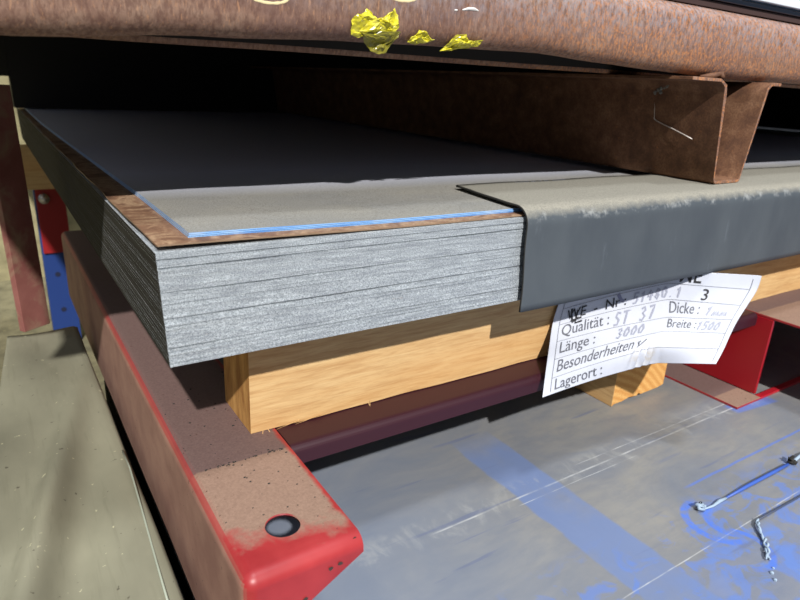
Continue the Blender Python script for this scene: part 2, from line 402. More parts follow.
# ------------------------------------------------------------------ red rack
rack = empty('storage_rack', (.5, .3, -.345), 'red steel rack of folded channels, dusty on top, carrying the timber and the sheet stack', 'rack')
RZ = -.205
def bracket():
    bm = bmesh.new()
    x0, x1, y0, y1, z0 = .0145, .1085, -.118, .98, -.344
    hx, hy, hr = .0608, -.0757, .0136
    sx0, sx1, sy0, sy1 = .036, .086, -.1005, -.0505
    n = 32
    V = {}
    def v(x, y, z=RZ):
        k = (round(x,5), round(y,5), round(z,5))
        if k not in V: V[k] = bm.verts.new((x, y, z))
        return V[k]
    xs = [x0, sx0, sx1, x1]; ys = [y0, sy0, sy1, y1]
    for i in range(3):
        for j in range(3):
            if i == 1 and j == 1: continue
            bm.faces.new([v(xs[i], ys[j]), v(xs[i+1], ys[j]), v(xs[i+1], ys[j+1]), v(xs[i], ys[j+1])])
    circ = [bm.verts.new((hx+hr*math.cos(2*PI*k/n), hy+hr*math.sin(2*PI*k/n), RZ)) for k in range(n)]
    cor = [v(sx1, sy1), v(sx0, sy1), v(sx0, sy0), v(sx1, sy0)]      # at 45, 135, 225, 315 degrees
    for q in range(4):
        a = 4+8*q
        seg = [circ[(a+k) % n] for k in range(9)]
        bm.faces.new([cor[q]] + seg + [cor[(q+1) % 4]])
    # left wall
    ws = [(x0, y) for y in ys]
    for (a, b) in zip(ys, ys[1:]):
        bm.faces.new([v(x0, a), v(x0, b), v(x0, b, z0), v(x0, a, z0 if a > y0 else -.272)])
    # front lip, its right side cut away at a slant
    zl = -.262
    bm.faces.new([v(x0, y0), v(xs[1], y0), v(xs[2], y0), v(x1, y0), v(x1, y0, -.2185), v(.045, y0, -.2560), v(x0, y0, -.272)])
    return bm
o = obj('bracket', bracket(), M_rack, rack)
for p in o.data.polygons: p.use_smooth = True
b = o.modifiers.new('bevel', 'BEVEL'); b.width = .011; b.segments = 6; b.limit_method = 'ANGLE'; b.angle_limit = math.radians(50); b.harden_normals = True
s_ = o.modifiers.new('solid', 'SOLIDIFY'); s_.thickness = .003; s_.offset = 1
# sign of the solidify follows the winding: keep the outer skin where it is
me = o.data
if me.polygons[0].normal.z < 0: print('FLIP')
s_.offset = -1 if me.polygons[0].normal.z > 0 else 1
o.modifiers.new('wn', 'WEIGHTED_NORMAL')
# cross beam with rounded front lip
def crossbeam(x0, x1, yf, yb, zt, drop):
    bm = bmesh.new()
    pr = [(yb, zt)]
    r = .008
    for k in range(7):
        a = PI/2*k/6; pr.append((yf + r - r*math.sin(a), zt - r + r*math.cos(a)))
    pr.append((yf, zt-drop))
    t = .003
    inner = [(yf+t, zt-drop)] + [(yf + r - (r-t)*math.sin(PI/2*k/6), zt - r + (r-t)*math.cos(PI/2*k/6)) for k in range(6, -1, -1)] + [(yb, zt-t)]
    pr += inner
    A = [bm.verts.new((x0, y, z)) for y, z in pr]; B = [bm.verts.new((x1, y, z)) for y, z in pr]
    for i in range(len(pr)):
        j = (i+1) % len(pr); bm.faces.new((A[i], A[j], B[j], B[i]))
    bm.faces.new(A); bm.faces.new(B[::-1])
    return bm
o = obj('cross_beam', crossbeam(.110, .924, .019, .13, RZ-.0006, .020), plain('shade-darkened red paint', srgb(50,14,26), .5), rack, smooth=False)  # red paint darkened to maroon to stand for shade on the beam
# right support: top plate, upright web, lower flange and a front bar
obj('top_plate', boxbm(.925, 1.6, -.25, 1.3, RZ-.004, RZ), M_rack, rack, bevel=.0008)
obj('web', boxbm(.924, .930, -.006, 1.3, -.3405, RZ-.0045), plain('deep red paint', srgb(150,18,30), .35), rack, bevel=.0006)
obj('lower_flange', boxbm(.853, .9235, -.018, 1.3, -.3449, -.3408), m_rack('dusty red flange'), rack, bevel=.0008)
obj('front_bar', boxbm(.9240, 1.6, -.018, -.0075, -.3449, -.3405), plain('red bar paint', srgb(164,26,38), .4), rack, bevel=.0008)
# chips in the paint of the lip
for (x, y, z, s) in ((.0805, -.1186, -.2215, .0026), (.0885, -.1186, -.2205, .0024), (.103, -.1135, -.2075, .002), (.0600,-.1186,-.240,.0022)):
    bm = bmesh.new()
    q = [bm.verts.new((x + s*math.cos(a)*random.uniform(.7,1.2), y, z + s*math.sin(a)*random.uniform(.6,1.1))) for a in (0,1.2,2.3,3.3,4.4,5.4)]
    bm.faces.new(q)
    obj('paint_chip', bm, M_chip, rack)

# crumbs of dirt lying on the bracket
rnd = random.Random(5)
bm = bmesh.new()
for k in range(95):
    if k < 40: x = rnd.uniform(.03, .104); y = .0215 + rnd.gauss(0, .0012)
    else: x = rnd.uniform(.022, .104); y = rnd.uniform(-.10, .2)
    if (x-.0608)**2+(y+.0757)**2 < .018**2: continue
    s = rnd.uniform(.0003, .0009)*(1.3 if rnd.random() < .12 else 1)
    bmesh.ops.create_icosphere(bm, subdivisions=1, radius=s, matrix=Matrix.Translation((x, y, RZ+s*.4)) @ Matrix.Diagonal((1.4, 1, .7, 1)))
o = obj('dirt_crumbs', bm, M_dark); tag(o, 'scattered dark dirt crumbs on the dusty bracket with the hole', 'dirt', kind='stuff')

# ------------------------------------------------------------------ timbers
def timber(name, x0, x1, y0, y1, z0, z1, mats, endface, label, jag=0):
    root = empty(name, ((x0+x1)/2, (y0+y1)/2, z0), label, 'timber')
    return root
# long front beam
root = empty('timber_beam', (1.5, .08, RZ), 'long sawn pine beam lying crosswise directly under the front of the sheet stack', 'timber')
bm = bmesh.new()
nx = 90
def beam_pt(x, a):
    w = lambda k: .0006*math.sin(x*31+k*2)+.0004*math.sin(x*77+k)
    return [(x, .058+w(0), RZ+.0005), (x, .134, RZ), (x, .134, -.0906), (x, .058+w(1), -.0906)][a]
X0 = .0845
rows = []
for i in range(nx+1):
    x = X0 + (2.6-X0)*(i/nx)**1.6
    rows.append([bm.verts.new(beam_pt(x, a)) for a in range(4)])
for A, B in zip(rows, rows[1:]):
    for a in range(4):
        f = bm.faces.new((A[a], A[(a+1)%4], B[(a+1)%4], B[a]))
f = bm.faces.new(rows[0]); f.material_index = 1
bm.faces.new(rows[-1][::-1])
obj('beam', bm, [M_wood, M_bend], root)
bm = bmesh.new()
for (x, dx, dz) in ((.092, .004, .006), (.097, -.003, .005), (.21, .001, -.009), (.155, -.03, .001), (.13, -.025, .001)):
    a = (x+.004, .0565, RZ+.002); b_ = (x-dx*.5+.004, .053, RZ+.001-abs(dz)*.4); c_ = (x-dx+.004, .051, RZ+.001-dz)
    if abs(dx) > .02: a = (x+.004, .0565, RZ+.003); b_ = (x+dx*.5+.004, .055, RZ+.0022); c_ = (x+dx+.004, .0545, RZ+.0005)
    tube(bm, [a, b_, c_], [.0004, .0003, .0001], 5)
o = obj('splinters', bm, M_wood, root)
tag(o, 'pale loose splinters along the lower edge')

# upright block between the lower pack and the front beam
root = empty('timber_block', (.74, .2, -.345), 'short pine timber with notched end grain showing under the paper label', 'timber')
bm = bmesh.new()
prof = [(.6765, -.3448), (.683, -.3418), (.700, -.3412), (.718, -.3380), (.738, -.3405), (.741, -.3362), (.748, -.3398), (.770, -.3392), (.790, -.3380), (.8060, -.3355), (.8065, -.2105), (.6765, -.2105)]
A = [bm.verts.new((x, .085 + .0004*math.sin(i*2.1), z)) for i, (x, z) in enumerate(prof)]
B = [bm.verts.new((x, .42, min(z, -.3448) if z < -.3 else z)) for x, z in prof]
for i in range(len(prof)):
    j = (i+1) % len(prof); bm.faces.new((A[i], A[j], B[j], B[i]))
f = bm.faces.new(A); f.material_index = 1
bm.faces.new(B[::-1])
obj('block', bm, [M_woody, M_end], root, bevel=.0008)

# back beam whose end shows left of the stack
o = obj('timber_beam', boxbm(-.028, 2.6, 1.50, 1.57, -.2036, -.0906), M_wood, bevel=.001)
tag(o, 'pale far timber beam end peeking out between the painted post and the sheet stack', 'timber')

# ------------------------------------------------------------------ the stack of sheets
N = 57; PITCH = .088/N; SX, SY = 3.0, 1.75
def sheet_mesh(k):
    bm = bmesh.new()
    t = PITCH*.93
    rr = random.Random(k)
    nseg = 70
    xs = [SX*(i/nseg)**1.9 for i in range(nseg+1)]
    lo = []; hi = []
    ph = rr.uniform(0, 6)
    for x in xs:
        y = .00018*math.sin(x*23+ph)+.00012*math.sin(x*61+ph*2)+rr.uniform(-.00010,.00010)
        lo.append(bm.verts.new((x, y+.0001, 0))); hi.append(bm.verts.new((x, y, t)))
    for i in range(nseg): bm.faces.new((lo[i], lo[i+1], hi[i+1], hi[i]))
    bl = bm.verts.new((0, SY, 0)); bh = bm.verts.new((0, SY, t)); br = bm.verts.new((SX, SY, 0)); brh = bm.verts.new((SX, SY, t))
    bm.faces.new((lo[0], hi[0], bh, bl)); bm.faces.new((hi[-1], lo[-1], br, brh)); bm.faces.new((bl, bh, brh, br))
    bm.faces.new(hi + [brh, bh]); bm.faces.new(lo[::-1] + [bl, br])
    me = D.meshes.new('steel_sheet'); bmesh.ops.recalc_face_normals(bm, faces=bm.faces); bm.to_mesh(me); bm.free()
    return me
protos = []
for k in range(6):
    o = link('steel_sheet', sheet_mesh(k), M_edge); protos.append(o)
rs = random.Random(11)
for i in range(N):
    if i < 6: o = protos[i]
    else:
        o = protos[rs.randrange(6)].copy(); C.objects.link(o)
    z = -.09 + i*PITCH
    f = 1 - i/N
    dy = rs.gauss(0, .00025) - .0025*f
    if i in (9, 24, 37, 49, 53): dy += .0011
    if i in (10, 25, 50): dy -= .0005
    o.location = (.0032*f + rs.gauss(0, .00006), dy, z)
    g = 'plain steel sheets in the stack'
    if i == 0: tag(o, 'lowest bare steel sheet of the stack, resting on the pine beam', 'steel sheet', g)
    elif i == N-1: tag(o, 'highest bare steel sheet of the stack, just below the dark gap and rusty sheet', 'steel sheet', g)
    else: tag(o, 'thin bare steel sheet with grey cut edge inside the tall sheet stack', 'steel sheet', g)

# rust-stained sheet on top, lifted at its near corner
def lift(x, y):
    a = max(0, 1 - x/.24); a = a*a*(3-2*a)*.7 + .3*a
    b = max(0, 1 - (x/.35)); c = max(0, min(1, 1-(y-.6)/.6))
    fr = a*.0032*max(0, 1-y/.9)
    return fr - .0014
def cover(name, x0, y0, x1, y1, zoff, t, mats, wav=0, label='', cat='steel sheet', group=None, seed=0):
    bm = bmesh.new(); rr = random.Random(seed)
    nu, nv = 60, 60
    def f(u, v, top):
        x = x0 + (x1-x0)*u**2; y = y0 + (y1-y0)*v**2
        ed = wav*(math.sin(y*26+1)+.6*math.sin(y*55)) if u == 0 else 0
        # edge runs slightly askew near the back
        sk = -.014*min(1, max(0, (y-.18)/.9)) if u == 0 and wav == 0 else 0
        return (x+ed+sk, y, lift(x, y)+zoff+(t if top else 0) + (.0012*math.exp(-((y-.09)/.02)**2) if (wav and u == 0) else 0))
    T = [[bm.verts.new(f(i/nu, j/nv, 1)) for j in range(nv+1)] for i in range(nu+1)]
    B = [[bm.verts.new(f(i/nu, j/nv, 0)) for j in range(nv+1)] for i in range(nu+1)]
    for i in range(nu):
        for j in range(nv):
            bm.faces.new((T[i][j], T[i+1][j], T[i+1][j+1], T[i][j+1]))
            bm.faces.new((B[i][j], B[i][j+1], B[i+1][j+1], B[i+1][j]))
    def side(a, b):
        for k in range(len(a)-1):
            q = bm.faces.new((a[k], a[k+1], b[k+1], b[k])); q.material_index = 1
    side([T[i][0] for i in range(nu+1)], [B[i][0] for i in range(nu+1)])
    side([T[i][nv] for i in range(nu+1)], [B[i][nv] for i in range(nu+1)])
    side([T[0][j] for j in range(nv+1)], [B[0][j] for j in range(nv+1)])
    side([T[nu][j] for j in range(nv+1)], [B[nu][j] for j in range(nv+1)])
    o = obj(name, bm, mats, None, smooth=False)
    return tag(o, label, cat, group)
cover('rusty_sheet', .0015, .0035, 2.4, 1.7, 0, .0011, [M_rsheet, plain('rusty sheet edge', srgb(132,108,86), .7)], wav=.0011,
      label='rust stained thin sheet with lifted corner, between bare stack and blue-edged sheets', group=None)
lab = ['lowest of the three blue-edged sheets, lying right on the rusty sheet', 'middle one of the three thin sheets with blue film edges', 'uppermost blue-edged sheet with dusty grey top, partly in shade']
for k in range(3):
    cover('filmed_sheet', .0285+.0004*(k-1), .0185-.0005*(k%2), 2.4, 1.65, .0012+.00125*k, .0011, [M_ftop, M_fedge], label=lab[k], group='blue film covered sheets', seed=k)

# ------------------------------------------------------------------ grey mat draped over the edge
def mat_profile():
    r = .018; pr = []
    zt = .0070
    yf = -.0075
    for k in range(9): pr.append((.1315 - (.1315-(yf+r))*k/8, zt + .0008*(1-k/8)*abs(math.sin(k*.9))))
    for k in range(1, 9):
        a = PI/2*k/8; pr.append((yf + r - r*math.sin(a), zt - r + r*math.cos(a)))
    for k in range(1, 13):
        t = k/12; pr.append((yf - .0022*t, zt - r - (.0887)*t))
    return pr
MP = mat_profile()
def mat_fn(u, v):
    k = v*(len(MP)-1); i = min(int(k), len(MP)-2); t = k-i
    y = MP[i][0]*(1-t)+MP[i+1][0]*t; z = MP[i][1]*(1-t)+MP[i+1][1]*t
    x = .352 + (2.2-.352)*u**1.8
    x += (.016*max(0, y/.13)**1.2 + .0012*math.sin(z*60))*max(0, 1-(x-.352)/.12)
    if y < .0: y += .0005*math.sin(x*14)*min(1, abs(z)*12) * (1 if u > .02 else .3)
    z += .0004*math.sin(x*33)*(y > .02)
    return (x, y, z)
bm = bmesh.new(); grid(bm, mat_fn, 90, len(MP)-1)
o = obj('rubber_mat', bm, [M_mat, plain('cut rubber edge', srgb(46,46,44), .8)], None, smooth=True)
s_ = o.modifiers.new('solid', 'SOLIDIFY'); s_.thickness = .0024; s_.offset = 1; s_.material_offset_rim = 1
if o.data.polygons[0].normal.z < 0: s_.offset = -1
tag(o, 'dark grey rubber edge guard draped over the front of the sheet stack, dusty on top', 'mat')
# marking on the mat: faint dark dashes
bm = bmesh.new()
for (x0, x1, y) in ((.455,.478,.1236),(.482,.490,.1234),(.496,.500,.1238),(.505,.512,.1237),(.520,.545,.1239)):
    box(bm, x0, x1, y-.0007, y+.0007, .0096, .0101)
mk = obj('scuff_marks', bm, M_grey, o)

# ------------------------------------------------------------------ rusty hat channel standing on the mat, running to the back
def hat_profile(s=0):
    zb, zt, t = .0102, .1365, .0042
    out = [(.640,zt+.0035),(.700,zt+.0035),(.7105,zt-.002),(.7135,zt-.012),(.7288,zb+.006),(.7335,zb+.001),(.738,zb),(.788,zb),(.7925,zb+.001),(.797,zb+.006),(.8150,zt-.012),(.8185,zt-.002),(.824,zt+.0035),(.848,zt+.0035)]
    return out
def offset_poly(pl, t):
    res = []
    for i, p in enumerate(pl):
        a = Vector(pl[max(0, i-1)]); b = Vector(pl[min(len(pl)-1, i+1)])
        d = (b-a).normalized(); n = Vector((-d.y, d.x)); res.append((p[0]+n.x*t, p[1]+n.y*t))
    return res
bm = bmesh.new()
hp = hat_profile(); hi_ = offset_poly(hp, .0042)
loop = hp + hi_[::-1]
ys = [.030 + (1.55-.030)*(j/24)**1.3 for j in range(25)]
rings = []
for j, y in enumerate(ys):
    rings.append([bm.verts.new((x + (.0004*math.sin(z*300) if j == 0 else 0), y + (.0008*math.sin(x*400+z*150) if j == 0 else 0), z)) for x, z in loop])
n = len(loop)
for A, B in zip(rings, rings[1:]):
    for i in range(n): bm.faces.new((A[i], A[(i+1)%n], B[(i+1)%n], B[i]))
m_ = len(hp)
for A, fl in ((rings[0], False), (rings[-1], True)):
    for i in range(m_-1):
        q = [A[i], A[i+1], A[n-2-i], A[n-1-i]]
        f = bm.faces.new(q[::-1] if fl else q); f.material_index = 1
chan = empty('steel_channel', (.765, .8, .0102), 'brown rusted hat-shaped steel channel standing on the mat, open end facing forward', 'steel channel')
o = obj('channel', bm, [M_chan, m_rust('flaky cut edge', 1.1)], chan, bevel=.0007, sharp=50)
# weld seam lump along its upper front corner
bm = bmesh.new()
wp = [(.706, .033, .1455), (.709, .036, .149), (.703, .042, .1475), (.694, .046, .1465), (.683, .05, .146)]
tube(bm, wp, [.003, .0042, .0036, .003, .0016], 8)
for v in bm.verts: v.co += Vector((noise.noise(v.co*300), noise.noise(v.co*310+Vector((3,0,0))), noise.noise(v.co*290)))*.0012
obj('weld_bead', bm, M_chan, chan, smooth=True)
# wire and cobweb on its left flank
bm = bmesh.new()
tube(bm, [(.7175, .1290, .1250), (.716, .1325, .112), (.7175, .1292, .0885), (.7182, .124, .0855), (.7165, .10, .0785), (.7158, .078, .0715), (.7160, .0640, .0665)], .0007, 6)
o = obj('wire', bm, M_wire, None, smooth=True)
tag(o, 'short thin bent pale wire sticking out beside the rusty channel', 'wire')
bm = bmesh.new()
rw = random.Random(3)
for k in range(26):
    t = k/25
    c0 = Vector((.7125-.0*t, .134-.03*t+rw.uniform(-.004,.004), .122+.018*t+rw.uniform(-.004,.004)))
    bmesh.ops.create_icosphere(bm, subdivisions=1, radius=rw.uniform(.0012,.0028), matrix=Matrix.Translation(c0))
o = obj('cobweb', bm, M_web); tag(o, 'grey cobweb fluff on the upper flank of the rusty channel, above the wire', 'cobweb', kind='stuff')

# ------------------------------------------------------------------ big rusty tube across the top
ZF = [(-.2, .1335), (-.07, .1362), (.06, .1455), (.19, .1505), (.29, .1535), (.40, .1555), (.50, .1515), (.60, .1485), (.70, .1460), (1.2, .1460)]
def ring_at(x):
    zf = interp(ZF, x); zb = .1455 if x > .62 else .1425 + .003*max(0, (x/.62))
    zt = .226; yf, yb = .046, .168
    pts = []
    def cr(cy, cz, r, a0, a1, n=7):
        for k in range(n): 
            a = a0+(a1-a0)*k/(n-1); pts.append((cy+r*math.cos(a), cz+r*math.sin(a)))
    r = .020
    cr(yf+r, zt-r, r, PI/2, PI)          # top front
    cr(yf+.016, zf+.016, .016, PI, PI*1.5)   # bottom front
    pts += [(yf+.020, zf+.0008), (yf+.021, zf+.05), (yb-.012, zb+.05), (yb-.011, zb+.0045), (yb-.009, zb-.0005), (yb-.001, zb-.0005)]
    cr(yb-.015, zt-.015, .015, 0, PI/2, 5)
    return pts
bm = bmesh.new(); rings = []
nxx = 110
for i in range(nxx+1):
    x = -.24 + (3.0+.24)*i/nxx
    rings.append([bm.verts.new((x, y + .0006*noise.noise(Vector((x*9, y*20, z*20))), z + .0006*noise.noise(Vector((x*7, y*9+4, z*9))))) for y, z in ring_at(x)])
n = len(rings[0])
for A, B in zip(rings, rings[1:]):
    for i in range(n):
        f = bm.faces.new((A[i], B[i], B[(i+1)%n], A[(i+1)%n]))
        if i in (14, 15, 16): f.material_index = 1  # hollow underside: its shade is put in as a near-black colour
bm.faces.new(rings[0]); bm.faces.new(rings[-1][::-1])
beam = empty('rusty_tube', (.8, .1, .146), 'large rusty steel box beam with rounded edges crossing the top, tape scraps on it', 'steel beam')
o = obj('beam_body', bm, [M_rust, plain('painted cavity shade', srgb(30,26,25), .9)], beam, smooth=True)
def ring_mark(cx, cz, rx, rz, mat, name, label, a0=0, a1=2*PI, w=.0011):
    bm = bmesh.new(); pts = []
    for k in range(29):
        a = a0+(a1-a0)*k/28
        pts.append((cx+rx*math.cos(a), .0458, cz+rz*math.sin(a)))
    tube(bm, pts, [w*(.7+.5*abs(math.sin(k*1.3))) for k in range(29)], 6)
    for v in bm.verts: v.co.y = .0460 + (v.co.y-.0458)*.25
    m = obj(name, bm, mat, beam); m['label'] = label
ring_mark(.106, .1775, .0165, .0055, M_chalk, 'paint_ring', 'pale yellow hand-drawn ring')
ring_mark(.226, .1905, .0155, .0048, M_chalk, 'paint_ring', 'pale yellow hand-drawn ring')
bm = bmesh.new()
tube(bm, [(.292,.0459,.1848),(.299,.0459,.1866),(.306,.0459,.1868),(.311,.0459,.1858)], [.0006,.0014,.0014,.0004], 6)
tube(bm, [(.283,.0459,.1838),(.286,.0459,.1840)], .0008, 6)
obj('paint_dab', bm, M_wchalk, beam)['label'] = 'white paint dab'

# added dark plates closing the view at the back, black for deep shade
rear_shade = obj('rear_shade_plate', boxbm(-.012, 3.02, 1.56, 1.64, .0057, .2255), plain('deep shade black', srgb(26,25,26), .8))
obj('side_shade_plate', boxbm(-.13, -.0125, 1.56, 1.64, .085, .2255), plain('side shade black', srgb(30,29,27), .8), rear_shade)
e_ = obj('end_shade_plate', boxbm(2.92, 2.99, .20, 1.55, .0060, .2255), plain('end shade grey', srgb(24,25,28), .8), bevel=.002)
tag(e_, 'added dark plate standing for shade right of the rusty channel, far end of the stack', 'steel beam')
tag(rear_shade, 'added dark plate standing for deep shade at the far end of the stack', 'steel beam')

# ------------------------------------------------------------------ upper load
root = empty('upper_sheet_pack', (1, .9, .2268), 'pack of sheets resting on top of the rusty beam, white sheet uppermost', 'metal sheets')
obj('bottom_sheet', boxbm(-.24, 3.1, .060, 1.75, .2268, .2345), M_darkred, root, bevel=.0006)
obj('dark_film', boxbm(-.24, 3.1, .056, 1.75, .2350, .2410), M_darkfilm, root, bevel=.0015)
obj('blue_layer', boxbm(-.24, 3.1, .058, 1.75, .2414, .2430), plain('teal film', srgb(36,70,96), .3), root)
obj('white_sheet', boxbm(-.24, 3.1, .052, 1.75, .2434, .2560), M_white, root, bevel=.001)

# ------------------------------------------------------------------ yellow tape scraps
def scrap(name, outline, depth, seed, label, amp=.004, parent=None, mat=None):
    """crumpled foil: a fan of faces from an outline on the beam's front, pushed in and out"""
    rr = random.Random(seed)
    bm = bmesh.new()
    P = [Vector((x, 0, z)) for x, z in outline]
    c = sum(P, Vector())/len(P)
    ringsz = []
    for s_ in (1, .72, .42):
        rg = []
        for i, p in enumerate(P):
            q = c + (p-c)*s_
            rg.append(bm.verts.new((q.x+rr.uniform(-.0008,.0008)*(s_ < 1), depth - rr.uniform(0, amp)*(1 if s_ < 1 else .5), q.z+rr.uniform(-.0008,.0008)*(s_ < 1))))
        ringsz.append(rg)
    cv = bm.verts.new((c.x, depth-rr.uniform(.3, 1)*amp, c.z))
    m = len(P)
    for A, B in zip(ringsz, ringsz[1:]):
        for i in range(m):
            a, b, d, e = A[i], A[(i+1)%m], B[(i+1)%m], B[i]
            if rr.random() < .5: bm.faces.new((a, b, d)); bm.faces.new((a, d, e))
            else: bm.faces.new((a, b, e)); bm.faces.new((b, d, e))
    for i in range(m): bm.faces.new((ringsz[-1][i], ringsz[-1][(i+1)%m], cv))
    bmesh.ops.subdivide_edges(bm, edges=bm.edges[:], cuts=2, use_grid_fill=True)
    for v in bm.verts:
        q = Vector((v.co.x*230+seed, v.co.z*230, seed*3.1))
        v.co.y -= abs(noise.noise(q))*.0035 + abs(noise.noise(q*2.3))*.0015
        zf_ = interp(ZF, v.co.x); dz_ = max(0, min(.0155, zf_+.016-v.co.z))
        v.co.y += (.016 - math.sqrt(.016**2-dz_**2))*.85
        v.co.x += noise.noise(q*1.3+Vector((9,0,0)))*.0012; v.co.z += noise.noise(q*1.3+Vector((0,9,0)))*.0012
    o = obj(name, bm, mat or M_foil, parent)
    s2 = o.modifiers.new('solid', 'SOLIDIFY'); s2.thickness = .00025
    if label: tag(o, label, 'tape scrap')
    return o
# pixel-free outlines in metres on the beam's front face (x, z)
big = empty('tape_scrap', (.208, .045, .160), 'largest crumpled yellow tape scrap hanging over the lower edge of the rusty beam', 'tape scrap')
scrap('crumpled_strip', [(.1775,.1555),(.1765,.1655),(.1790,.1700),(.1870,.1725),(.1905,.1765),(.1945,.1735),(.1990,.1690),(.2060,.1705),(.2105,.1690),(.2150,.1730),(.2180,.1790),(.2205,.1735),(.2200,.1680),(.2225,.1645),(.2190,.1600),(.2080,.1580),(.1960,.1560),(.1860,.1535)], .0450, 4, None, .0045, big)
o = scrap('hanging_strip', [(.186,.1575),(.200,.1590),(.215,.1610),(.2245,.1610),(.2220,.1545),(.2160,.1440),(.2080,.1420),(.2000,.1440),(.1940,.1500)], .0430, 9, None, .003, big, plain('shaded yellow tape', srgb(128,122,40), .3))  # same yellow tape, its shade put into an olive colour
o['label'] = 'lower strip of yellow tape, shade painted as olive'
scrap('tape_scrap', [(0.2360,0.1535),(0.2365,0.1585),(0.2425,0.1600),(0.2440,0.1645),(0.2515,0.1635),(0.2595,0.1590),(0.2640,0.1570),(0.2575,0.1545),(0.2495,0.1535),(0.2425,0.1525)], .0448, 21, 'smallest yellow tape scrap, in the middle between the two others', .0035)
scrap('tape_scrap', [(0.2740,0.1490),(0.2780,0.1515),(0.2830,0.1595),(0.2860,0.1635),(0.2960,0.1645),(0.3020,0.1595),(0.3120,0.1600),(0.3180,0.1615),(0.3175,0.1555),(0.3020,0.1530),(0.2870,0.1500)], .0446, 33, 'rightmost yellow tape scrap, flat and wedge shaped on the rusty beam', .003)

# ------------------------------------------------------------------ paper label under the mat
LL = [(0.4941, 0.054, -0.1087), (0.4814, 0.053, -0.141), (0.4748, 0.05, -0.1604), (0.4609, 0.038, -0.1762), (0.4404, 0.02, -0.1888), (0.427, 0.008, -0.2057), (0.4184, 0.0, -0.2217)]
LM = [(0.6562, 0.02, -0.0882), (0.6535, 0.018, -0.1168), (0.6546, 0.014, -0.1385), (0.6511, 0.008, -0.1619), (0.641, 0.002, -0.1783), (0.6194, -0.006, -0.1943), (0.6279, -0.004, -0.2204)]
LR = [(0.7555, -0.05, -0.1004), (0.7522, -0.05, -0.1197), (0.7362, -0.05, -0.1401), (0.7176, -0.052, -0.1564), (0.704, -0.054, -0.1726), (0.6897, -0.057, -0.191), (0.6727, -0.06, -0.2078)]
UM = .58
def cat(P, t):      # Catmull-Rom along a column of points
    k = t*(len(P)-1); i = min(int(k), len(P)-2); f = k-i
    p = [Vector(P[max(0, min(len(P)-1, j))]) for j in (i-1, i, i+1, i+2)]
    return .5*((2*p[1]) + (p[2]-p[0])*f + (2*p[0]-5*p[1]+4*p[2]-p[3])*f*f + (3*p[1]-p[0]-3*p[2]+p[3])*f**3)
def label_pt(u, v, off=0):      # u across, v down (0 top .. 1 bottom)
    def s(u, v):
        a, b, c = cat(LL, v), cat(LM, v), cat(LR, v)
        # two gently bowed halves meeting in a soft fold
        w = .03
        if u < UM-w: q = a.lerp(b, u/UM)
        elif u > UM+w: q = b.lerp(c, (u-UM)/(1-UM))
        else:
            t = (u-(UM-w))/(2*w)
            p0 = a.lerp(b, (UM-w)/UM); p2 = b.lerp(c, w/(1-UM))
            q = p0*(1-t)**2 + b*2*t*(1-t) + p2*t*t
        if u < UM:
            q = q + Vector((0, .004*math.sin(PI*u/UM), 0))
        # crumple low near the fold
        e = math.exp(-((u-.50)/.05)**2 - ((v-.90)/.09)**2)
        q = q + Vector((0, -.004*e*math.sin(u*160+v*30), .002*e))
        return q
    p = s(u, v)
    if off:
        du = s(min(1, u+.004), v) - s(max(0, u-.004), v); dv = s(u, min(1, v+.004)) - s(u, max(0, v-.004))
        n = du.cross(dv).normalized()
        if n.y > 0: n = -n
        p = p + n*off
    return p
def clip_label(bm):      # the top margin is tucked up behind the mat: nothing of it stands proud of the mat's hem
    bmesh.ops.bisect_plane(bm, geom=bm.verts[:]+bm.edges[:]+bm.faces[:], plane_co=(0,0,-.0998), plane_no=(0,0,1), clear_outer=True)
lab_o = empty('paper_label', (.6, .0, -.15), 'creased white paper label with printed form and handwriting hanging below the rubber mat', 'label')
bm = bmesh.new(); grid(bm, lambda u, v: label_pt(u, v), 170, 100)
clip_label(bm)
o = obj('paper', bm, M_paper, lab_o, smooth=True)
s_ = o.modifiers.new('solid', 'SOLIDIFY'); s_.thickness = .0002; s_.offset = 0
OFF = .0008
def ribbon(bm, pts, w):
    """pts in (u,v); w in v-units; drawn as a thin strip on the label"""
    L_, Wd = .33, .15
    P = []
    for a, b in zip(pts, pts[1:]):
        n_ = max(1, int(math.hypot((b[0]-a[0])*L_, (b[1]-a[1])*Wd)/.004))
        for k in range(n_): P.append((a[0]+(b[0]-a[0])*k/n_, a[1]+(b[1]-a[1])*k/n_))
    P.append(pts[-1]); prev = None
    for i, p in enumerate(P):
        a = P[max(0, i-1)]; b = P[min(len(P)-1, i+1)]
        dx, dy = (b[0]-a[0])*L_, (b[1]-a[1])*Wd; l = math.hypot(dx, dy) or 1
        nx_, ny_ = -dy/l, dx/l
        h = w*Wd/2
        e = [bm.verts.new(label_pt(min(1,max(0,p[0]+s*nx_*h/L_)), min(1,max(0,p[1]+s*ny_*h/Wd)), OFF)) for s in (-1, 1)]
        if prev: bm.faces.new((prev[0], prev[1], e[1], e[0]))
        prev = e
R_ = [k/6 for k in range(7)]      # row borders: 0 top, 1 T0, ... 6 bottom
bm = bmesh.new()
for k in range(1, 6): ribbon(bm, [(.035, R_[k]), (.965, R_[k])], .0045)
ribbon(bm, [(.035, .0), (.035, .955)], .006); ribbon(bm, [(.965, .06), (.965, .955)], .006)
clip_label(bm)
obj('printed_lines', bm, M_line, lab_o)
